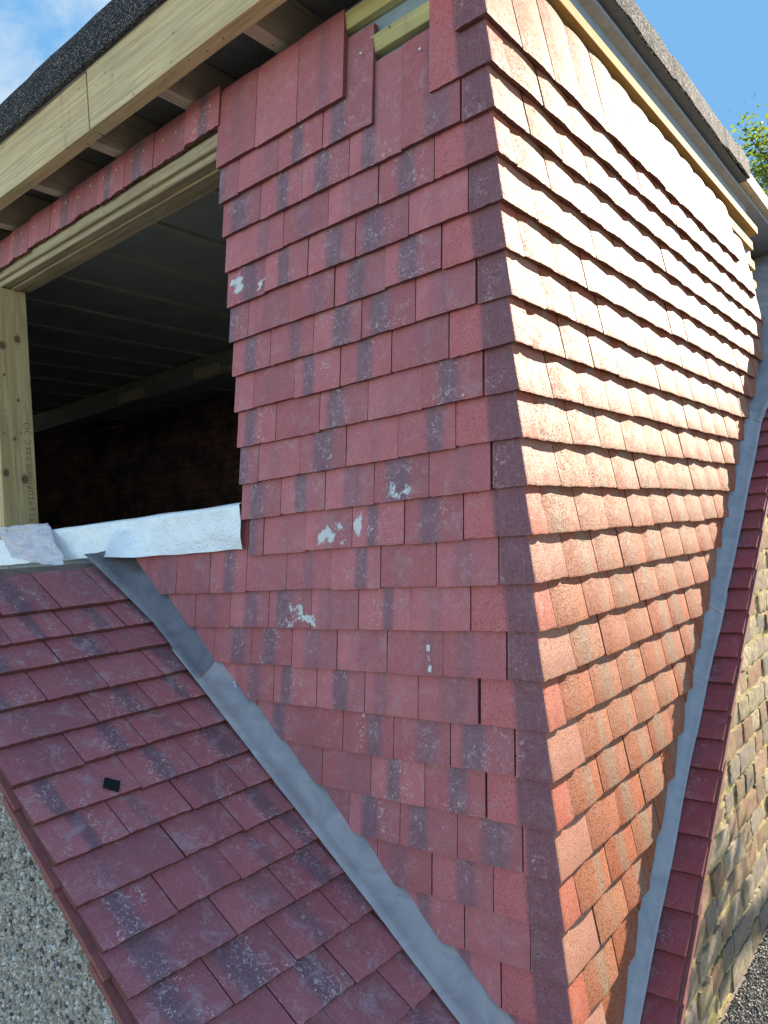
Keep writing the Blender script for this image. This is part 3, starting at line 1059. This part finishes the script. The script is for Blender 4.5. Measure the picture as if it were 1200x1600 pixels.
for k in range(n):
    for q in range(4):
        b.face([rows[k][q], rows[k + 1][q], rows[k + 1][(q + 1) % 4], rows[k][(q + 1) % 4]])
b.build('verge_bedding', M_bed, main)

# ================================================================== FLANK WALL (right edge)
flank = thing('flank_wall', 'old yellow stock brick flank wall with lichen covered joints under the roof verge', 'wall')
FX = 0.050
b = MB()
prism_x(b, [(-0.55, zside(0.0) - 0.2), (0.1, zmain(0.1) - 0.07), (3.9, zmain(3.9) - 0.07), (3.9, -5.2), (-0.55, -5.2)], -0.10, FX - 0.022)
b.build('wall_core', M_render, flank)
# irregular mortar sheet
def lum(z, y): return noise.noise(V((y * 9, z * 9, 4.4))) * 0.5 + noise.noise(V((y * 31, z * 31, 1.4))) * 0.5
b = MB()
rows = []
for y in [0.2 + 0.0125 * k for k in range(190)]:
    col = []
    for dzo in [-0.058 - 0.0125 * k for k in range(112)]:
        z = zmain(y) + dzo
        d = 0.001 + 0.0075 * lum(z, y) + 0.007 * noise.noise(V((y * 70, z * 70, 9)))
        col.append(b.bm.verts.new((FX + d - 0.001, y, z)) if z > -1.26 else None)
    rows.append(col)
for a in range(len(rows) - 1):
    for c in range(len(rows[a]) - 1):
        q = [rows[a][c], rows[a + 1][c], rows[a + 1][c + 1], rows[a][c + 1]]
        if all(q):
            b.face(q, (0.46, 0.38, 0.18, 1), smooth=True)
b.build('mortar_joints', M_mortar, flank)
# bricks, each proud by its own amount
BR = [(0.34, 0.22, 0.13), (0.46, 0.36, 0.20), (0.30, 0.18, 0.12), (0.38, 0.31, 0.22), (0.34, 0.17, 0.10), (0.24, 0.20, 0.16), (0.52, 0.43, 0.27), (0.29, 0.24, 0.19)]
b = MB()
def brick(b, y0, y1, z0, z1):
    c = random.choice(BR); k = random.uniform(0.8, 1.2)
    tint = (c[0] * k, c[1] * k, c[2] * k, 1)
    pr = random.uniform(0.002, 0.0120)
    ty, tz = random.uniform(-0.035, 0.035), random.uniform(-0.06, 0.06)
    ph = random.random() * 60
    nyy = 8 if y1 - y0 < 0.15 else 14
    nz_ = 6
    yc, zc = (y0 + y1) / 2, (z0 + z1) / 2
    top = []
    for a in range(nyy + 1):
        col = []
        for e in range(nz_ + 1):
            fy, fz = a / nyy, e / nz_
            y = y0 + (y1 - y0) * fy; z = z0 + (z1 - z0) * fz
            edge = 1.0 if (a in (0, nyy) or e in (0, nz_)) else 0.0
            cor = 1.0 if (a in (0, nyy) and e in (0, nz_)) else 0.0
            y += 0.0045 * noise.noise(V((fy * 5 + ph, fz * 7, 1))) * edge; z += 0.0045 * noise.noise(V((fy * 5 + ph, fz * 5, 2))) * edge
            x = FX + pr + ty * (y - yc) + tz * (z - zc) + 0.002 * noise.noise(V((fy * 4 + ph, fz * 3, 5))) - 0.0014 * edge - 0.001 * cor + 0.0016 * noise.noise(V((fy * (y1 - y0) * 90 + ph, fz * 6, 8)))
            z -= (0.0025 if fz == 1 and cor else 0) - (0.0025 if fz == 0 and cor else 0)
            col.append(b.bm.verts.new((x, y, z)))
        top.append(col)
    for a in range(nyy):
        for e in range(nz_):
            b.face([top[a][e], top[a + 1][e], top[a + 1][e + 1], top[a][e + 1]], tint, smooth=True)
    loop = [top[a][0] for a in range(nyy + 1)] + [top[nyy][e] for e in range(1, nz_ + 1)] + [top[a][nz_] for a in range(nyy - 1, -1, -1)] + [top[0][e] for e in range(nz_ - 1, 0, -1)]
    low = [b.bm.verts.new((FX - 0.015, v.co.y, v.co.z)) for v in loop]
    for k_ in range(len(loop)):
        k2 = (k_ + 1) % len(loop)
        b.face([loop[k_], low[k_], low[k2], loop[k2]], tint)
course = 0
z = -1.235
while z < 0.95:
    y = 0.15 - random.uniform(0, 0.1) - (0.05 if course % 2 else 0)
    head = course % 2 == 0
    while y < 2.75:
        L = 0.103 if head else 0.214
        if random.random() < 0.25: L = 0.103
        zt = z + 0.0625
        if zmain(y) - 0.052 > zt and zmain(y) - 1.55 < z:
            brick(b, y, y + L, z + random.uniform(-0.002, 0.002), zt + random.uniform(-0.002, 0.002))
        y += L + 0.0125
        head = not head
    z += 0.0755
    course += 1
mark_sharp(b, math.radians(38))
b.build('brickwork', M_brick, flank)
# rough dash on the lower wall
b = MB()
b.box((FX - 0.03, -0.55, -5.2), (FX + 0.018, 3.9, -1.245))
b.build('render', M_bark2, flank)
pts = []
for _ in range(5200):
    y = random.uniform(0.35, 1.3); zz = random.uniform(-1.6, -1.235)
    pts.append(V((FX + 0.018 + random.uniform(-0.002, 0.003), y, zz)))
pebbles('pebble_dash', flank, pts, X, M_peb, [(0.15, 0.14, 0.11), (0.09, 0.085, 0.075), (0.24, 0.22, 0.18), (0.05, 0.05, 0.045)], 0.0025, 0.006)  # dark grey stones, with the shadow lying there put into their colours

# ================================================================== LEAD FLASHINGS
def lead_sheet(name, P, s0, s1, n, mat, seed, label, extra=0.0, wob=0.004, prof_fn=None):
    """P(s, j) -> point on the sheet; rolled out between s0 and s1"""
    b = MB()
    rows = []
    for k in range(n + 1):
        s = s0 + (s1 - s0) * k / n
        row = []
        pr = P(s)
        m_ = len(pr)
        for j, q in enumerate(pr):
            w = wob * (0.6 if 0 < j < m_ - 1 else 1.0)
            cr = 0.35 * w * max(0.0, 1 - abs(noise.noise(V((s * 13 + j * .5, j * .4, seed + 3)))) * 9)
            q = q + V((noise.noise(V((s * 4.5, j * .5, seed))), noise.noise(V((s * 4, j * .5, seed + 9))), noise.noise(V((s * 5, j * .5, seed + 5))))) * w + Z * cr
            row.append(b.bm.verts.new(q))
        rows.append(row)
    for k in range(n):
        for j in range(len(rows[0]) - 1):
            b.face([rows[k][j], rows[k + 1][j], rows[k + 1][j + 1], rows[k][j + 1]], smooth=True)
    bmesh.ops.recalc_face_normals(b.bm, faces=b.bm.faces)
    bmesh.ops.solidify(b.bm, geom=list(b.bm.faces), thickness=0.0018)
    ob = b.build(name, mat)
    tag(ob, label, 'lead flashing', 'lead flashings along the foot of the tiled walls')
    return ob

def left_prof(lift, edge=0.0):
    def P(s):                                   # s = x
        x = s
        out = []
        flare = max(0.0, min(1.0, (x + 0.45) / 0.45)) * 0.012 + max(0.0, min(1.0, (-1.25 - x) / 0.28)) * 0.055
        for (y, dzz) in ((-0.060 - edge - flare, 0.003), (-0.040 - flare * .6, 0.006), (-0.018 - flare * .3, 0.016), (0.000, 0.031), (0.018, 0.047), (0.036, 0.064), (0.050, 0.085), (0.054, 0.14)):
            base = V((x, y, zside(x) + 0.004))
            sq = 1.0 - 0.85 * max(0.0, min(1.0, (-1.33 - x) / 0.18))
            out.append(base + en1 * (min(dzz, 0.02) * 0.7 + lift) + Z * max(0, dzz - 0.006) * sq)
        return out
    return P
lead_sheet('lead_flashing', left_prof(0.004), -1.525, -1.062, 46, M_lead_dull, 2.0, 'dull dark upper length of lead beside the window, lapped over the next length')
lead_sheet('lead_flashing', left_prof(0.0, 0.004), -1.16, 0.03, 200, M_lead, 6.0, 'long paler blue grey lead strip between the maroon roof and the tiled front', wob=0.003)

def right_prof(lift, grow=True):
    def P(s):                                   # s = y
        y = s
        out = []
        up = 0.0
        wd = 0.014 * max(0.0, min(1.0, (y - 0.8) / 0.8))
        if grow and y > 2.05:
            up = min(1.0, (y - 2.05) / 0.4)
        base = ((0.021 + wd, 0.003), (0.013 + wd * .7, 0.006), (0.004, 0.014), (-0.014, 0.030), (-0.034, 0.048), (-0.052, 0.075))
        wide = ((0.120, 0.004), (0.075, 0.010), (0.035, 0.014), (-0.040, 0.022), (-0.150, 0.026), (-0.280, 0.020))
        for (xa, da), (xb, db) in zip(base, wide):
            x, dzz = xa + (xb - xa) * up, da + (db - da) * up
            out.append(V((x, y, zmain(y) + 0.002 + lift + dzz)))
        return out
    return P
lead_sheet('lead_flashing', right_prof(0.0), -0.15, 1.30, 80, M_lead, 11.0, 'blue grey lead strip at the lower right between sunlit cheek and dark red roof strip')
lead_sheet('lead_flashing', right_prof(0.004), 1.225, 2.10, 60, M_lead, 14.0, 'middle lead length beside the sunlit cheek, its lower end lapped and curling up')
lead_sheet('lead_flashing', right_prof(0.007), 2.05, 3.2, 60, M_lead, 17.0, 'crumpled upper lead sheet standing against the far end of the sunlit cheek', wob=0.014)

# ================================================================== SILL MEMBRANE, POLYTHENE, FELT SCRAP
b = MB()
nx, nzz = 120, 12
rows = []
for a in range(nx + 1):
    x = -2.62 + (JAMB - 0.004 + 2.62) * a / nx
    flap = math.exp(-((x + 1.47) / 0.10) ** 2)
    bot = 0.118 + 0.013 * max(0, min(1, (-1.30 - x) / 0.5)) + 0.004 * noise.noise(V((x * 9, 0, 0))) + 0.004 * flap
    col = []
    for c in range(nzz + 1):
        f = c / nzz
        zz = bot + (0.243 - bot) * f
        y = 0.000 + 0.006 * noise.noise(V((x * 7, zz * 12, 2))) + 0.003 * noise.noise(V((x * 22, zz * 22, 7)))
        y -= flap * (0.085 * max(0.0, 0.75 - f) + 0.006 * noise.noise(V((x * 40, zz * 30, 3))))
        if f < 0.35: y -= 0.012 * (0.35 - f) * max(0, min(1, (-1.2 - x) * 3))
        col.append(b.bm.verts.new((x, y, zz)))
    for (yy, zz) in ((0.010, 0.2475), (0.06, 0.249), (0.155, 0.245)):
        col.append(b.bm.verts.new((x, yy, zz + 0.003 * noise.noise(V((x * 6, yy * 9, 4))))))
    rows.append(col)
for a in range(nx):
    for c in range(len(rows[0]) - 1):
        b.face([rows[a][c], rows[a + 1][c], rows[a + 1][c + 1], rows[a][c + 1]], smooth=True)
sill = b.build('sill_membrane', M_foil)
tag(sill, 'silver blue membrane strip folded over the window sill above the small roof', 'membrane')

def sheet_quad(name, corners, n, amp, mat, label, cat, seed, thick=0.0012, fr=9):
    b = MB()
    A, B_, C_, D = corners
    nrm = (B_ - A).cross(D - A).normalized()
    rows = []
    for a in range(n + 1):
        row = []
        for c in range(n + 1):
            fa, fc = a / n, c / n
            p = (A * (1 - fa) + B_ * fa) * (1 - fc) + (D * (1 - fa) + C_ * fa) * fc
            d = amp * (noise.noise(V((fa * fr * .4 + seed, fc * fr * .4, seed))) + 0.5 * abs(noise.noise(V((fa * fr + seed, fc * fr, 2)))) + 0.3 * noise.noise(V((fa * fr * 2.4, fc * fr * 2.4, seed))))
            e = amp * 0.6
            p = p + nrm * d + V((noise.noise(V((fa * 6, fc * 6, seed + 1))), 0, noise.noise(V((fa * 6, fc * 6, seed + 2))))) * e
            row.append(b.bm.verts.new(p))
        rows.append(row)
    for a in range(n):
        for c in range(n):
            b.face([rows[a][c], rows[a + 1][c], rows[a + 1][c + 1], rows[a][c + 1]], smooth=True)
    bmesh.ops.solidify(b.bm, geom=list(b.bm.faces), thickness=thick)
    ob = b.build(name, mat)
    tag(ob, label, cat)
    return ob
sheet_quad('polythene_sheet', (V((-2.20, -0.03, 0.158)), V((-1.735, -0.06, 0.100)), V((-1.95, -0.008, 0.272)), V((-2.36, -0.008, 0.285))), 36, 0.012, M_bag,
           'crumpled grey polythene sheet bunched over the sill at the foot of the post', 'polythene sheet', 3.0)
p0 = O1 + es * 0.055
def onroof(x, y, lift): return V((x, y, zside(x))) + en1 * lift
sheet_quad('felt_scrap', (onroof(-0.872, -0.470, 0.003), onroof(-0.853, -0.443, 0.003), onroof(-0.874, -0.424, 0.004), onroof(-0.892, -0.452, 0.003)), 10, 0.002, M_scrap,
           'small torn scrap of black felt lying on the maroon tiles', 'felt scrap', 6.0, 0.003)

# ================================================================== TREE
tree = thing('tree', 'leafy green tree in sunlight beyond the end of the flat roof, with an added low branch out of view for shade', 'tree')
TB = V((-0.25, 7.2, -5.2))
def limb(b, a, c, r0, r1, seg=8, bend=0.1):
    d = (c - a)
    ax = d.normalized()
    s1 = ax.orthogonal().normalized(); s2 = ax.cross(s1)
    prev = None
    off = V((random.uniform(-1, 1), random.uniform(-1, 1), random.uniform(-.3, .3))) * bend * d.length
    for k in range(7):
        t = k / 6
        p = a + d * t + off * math.sin(math.pi * t)
        r = r0 + (r1 - r0) * t
        ring = [b.bm.verts.new(p + (s1 * math.cos(q * 6.283 / seg) + s2 * math.sin(q * 6.283 / seg)) * r) for q in range(seg)]
        if prev:
            for q in range(seg):
                b.face([prev[q], prev[(q + 1) % seg], ring[(q + 1) % seg], ring[q]], smooth=True)
        prev = ring
b = MB()
top = V((-0.30, 7.2, 1.7))
limb(b, TB, top, 0.16, 0.09, 10, 0.02)
cent = V((-0.42, 7.2, 3.0))
tips = []
for k in range(46):
    u = V((random.gauss(0, 1), random.gauss(0, 1), random.gauss(0, 0.9)))
    u = u.normalized() * random.uniform(0.5, 1.0)
    q = cent + V((u.x * 0.80, u.y * 0.9, u.z * 1.08))
    tips.append(q)
    st = top.lerp(cent, random.random())
    limb(b, st, q, 0.03, 0.005, 5, 0.12)
for k in range(60):
    q = random.choice(tips)
    e = q + V((random.uniform(-.28, .28), random.uniform(-.25, .25), random.uniform(-.05, .38)))
    limb(b, q, e, 0.006, 0.0018, 4, 0.15)
    if random.random() < 0.65: tips.append(e)
shade_bough = [V((-0.28, 7.1, -0.6)), V((0.35, 5.4, -0.45)), V((0.62, 4.0, -0.35)), V((0.60, 3.0, -0.15))]  # added limb out of view, placed only to dapple shade on the flank wall
for a_, c_ in zip(shade_bough, shade_bough[1:]):
    limb(b, a_, c_, 0.03, 0.018, 6, 0.03)
shade_tips = []
for k in range(34):
    yy = random.uniform(0.35, 1.12)                 # foot of the sun ray on the wall
    zz = random.uniform(-1.25, zmain(yy) - 0.16)
    if random.random() < 0.25: continue
    py = 2.8 + random.uniform(-0.15, 0.25)
    t = (py - yy) / SUN_DIR.y
    q = V((0.05, yy, zz)) + SUN_DIR * t
    shade_tips.append(q)
    limb(b, shade_bough[3].lerp(shade_bough[2], random.random() * 0.3), q, 0.006, 0.003, 4, 0.1)
b.build('trunk', M_bark, tree)
b = MB()
LC = [(0.10, 0.16, 0.022), (0.075, 0.13, 0.02), (0.14, 0.19, 0.028), (0.05, 0.095, 0.018), (0.18, 0.21, 0.03)]
for q in tips:
    for _ in range(95):
        p = q + V((random.gauss(0, .13), random.gauss(0, .13), random.gauss(0, .12)))
        c = random.choice(LC)
        s = random.uniform(0.022, 0.045)
        ax = V((random.uniform(-1, 1), random.uniform(-1, 1), random.uniform(-.6, .6))).normalized()
        sd = ax.orthogonal().normalized()
        sd = (Matrix.Rotation(random.random() * 6.28, 3, ax) @ sd) * s * 0.42
        up = sd.cross(ax).normalized() * s * 0.12
        vs4 = [b.bm.verts.new(p - ax * s), b.bm.verts.new(p + sd + up), b.bm.verts.new(p + ax * s), b.bm.verts.new(p - sd + up)]
        b.face(vs4, (*c, 1))
for q in shade_tips:  # leaves added on the unseen limb to shade the flank wall
    for _ in range(9):
        p = q + V((random.gauss(0, .018), random.gauss(0, .05), random.gauss(0, .055)))
        # stay under the rays that reach the tiled cheek
        yy = p.y - SUN_DIR.y / SUN_DIR.x * (p.x - 0.05)
        if p.z - (p.y - yy) * SUN_DIR.z / SUN_DIR.y > zmain(yy) - 0.11: continue
        c = random.choice(LC)
        s = random.uniform(0.016, 0.030)
        ax = V((random.uniform(-.4, .4), random.uniform(-.4, .4), random.uniform(-1, 1))).normalized()
        sd = (Matrix.Rotation(random.random() * 6.28, 3, ax) @ ax.orthogonal().normalized()) * s * 0.42
        vs4 = [b.bm.verts.new(p - ax * s), b.bm.verts.new(p + sd), b.bm.verts.new(p + ax * s), b.bm.verts.new(p - sd)]
        b.face(vs4, (*c, 1))
crown = MB.build(b, 'crown', M_leaf, tree)
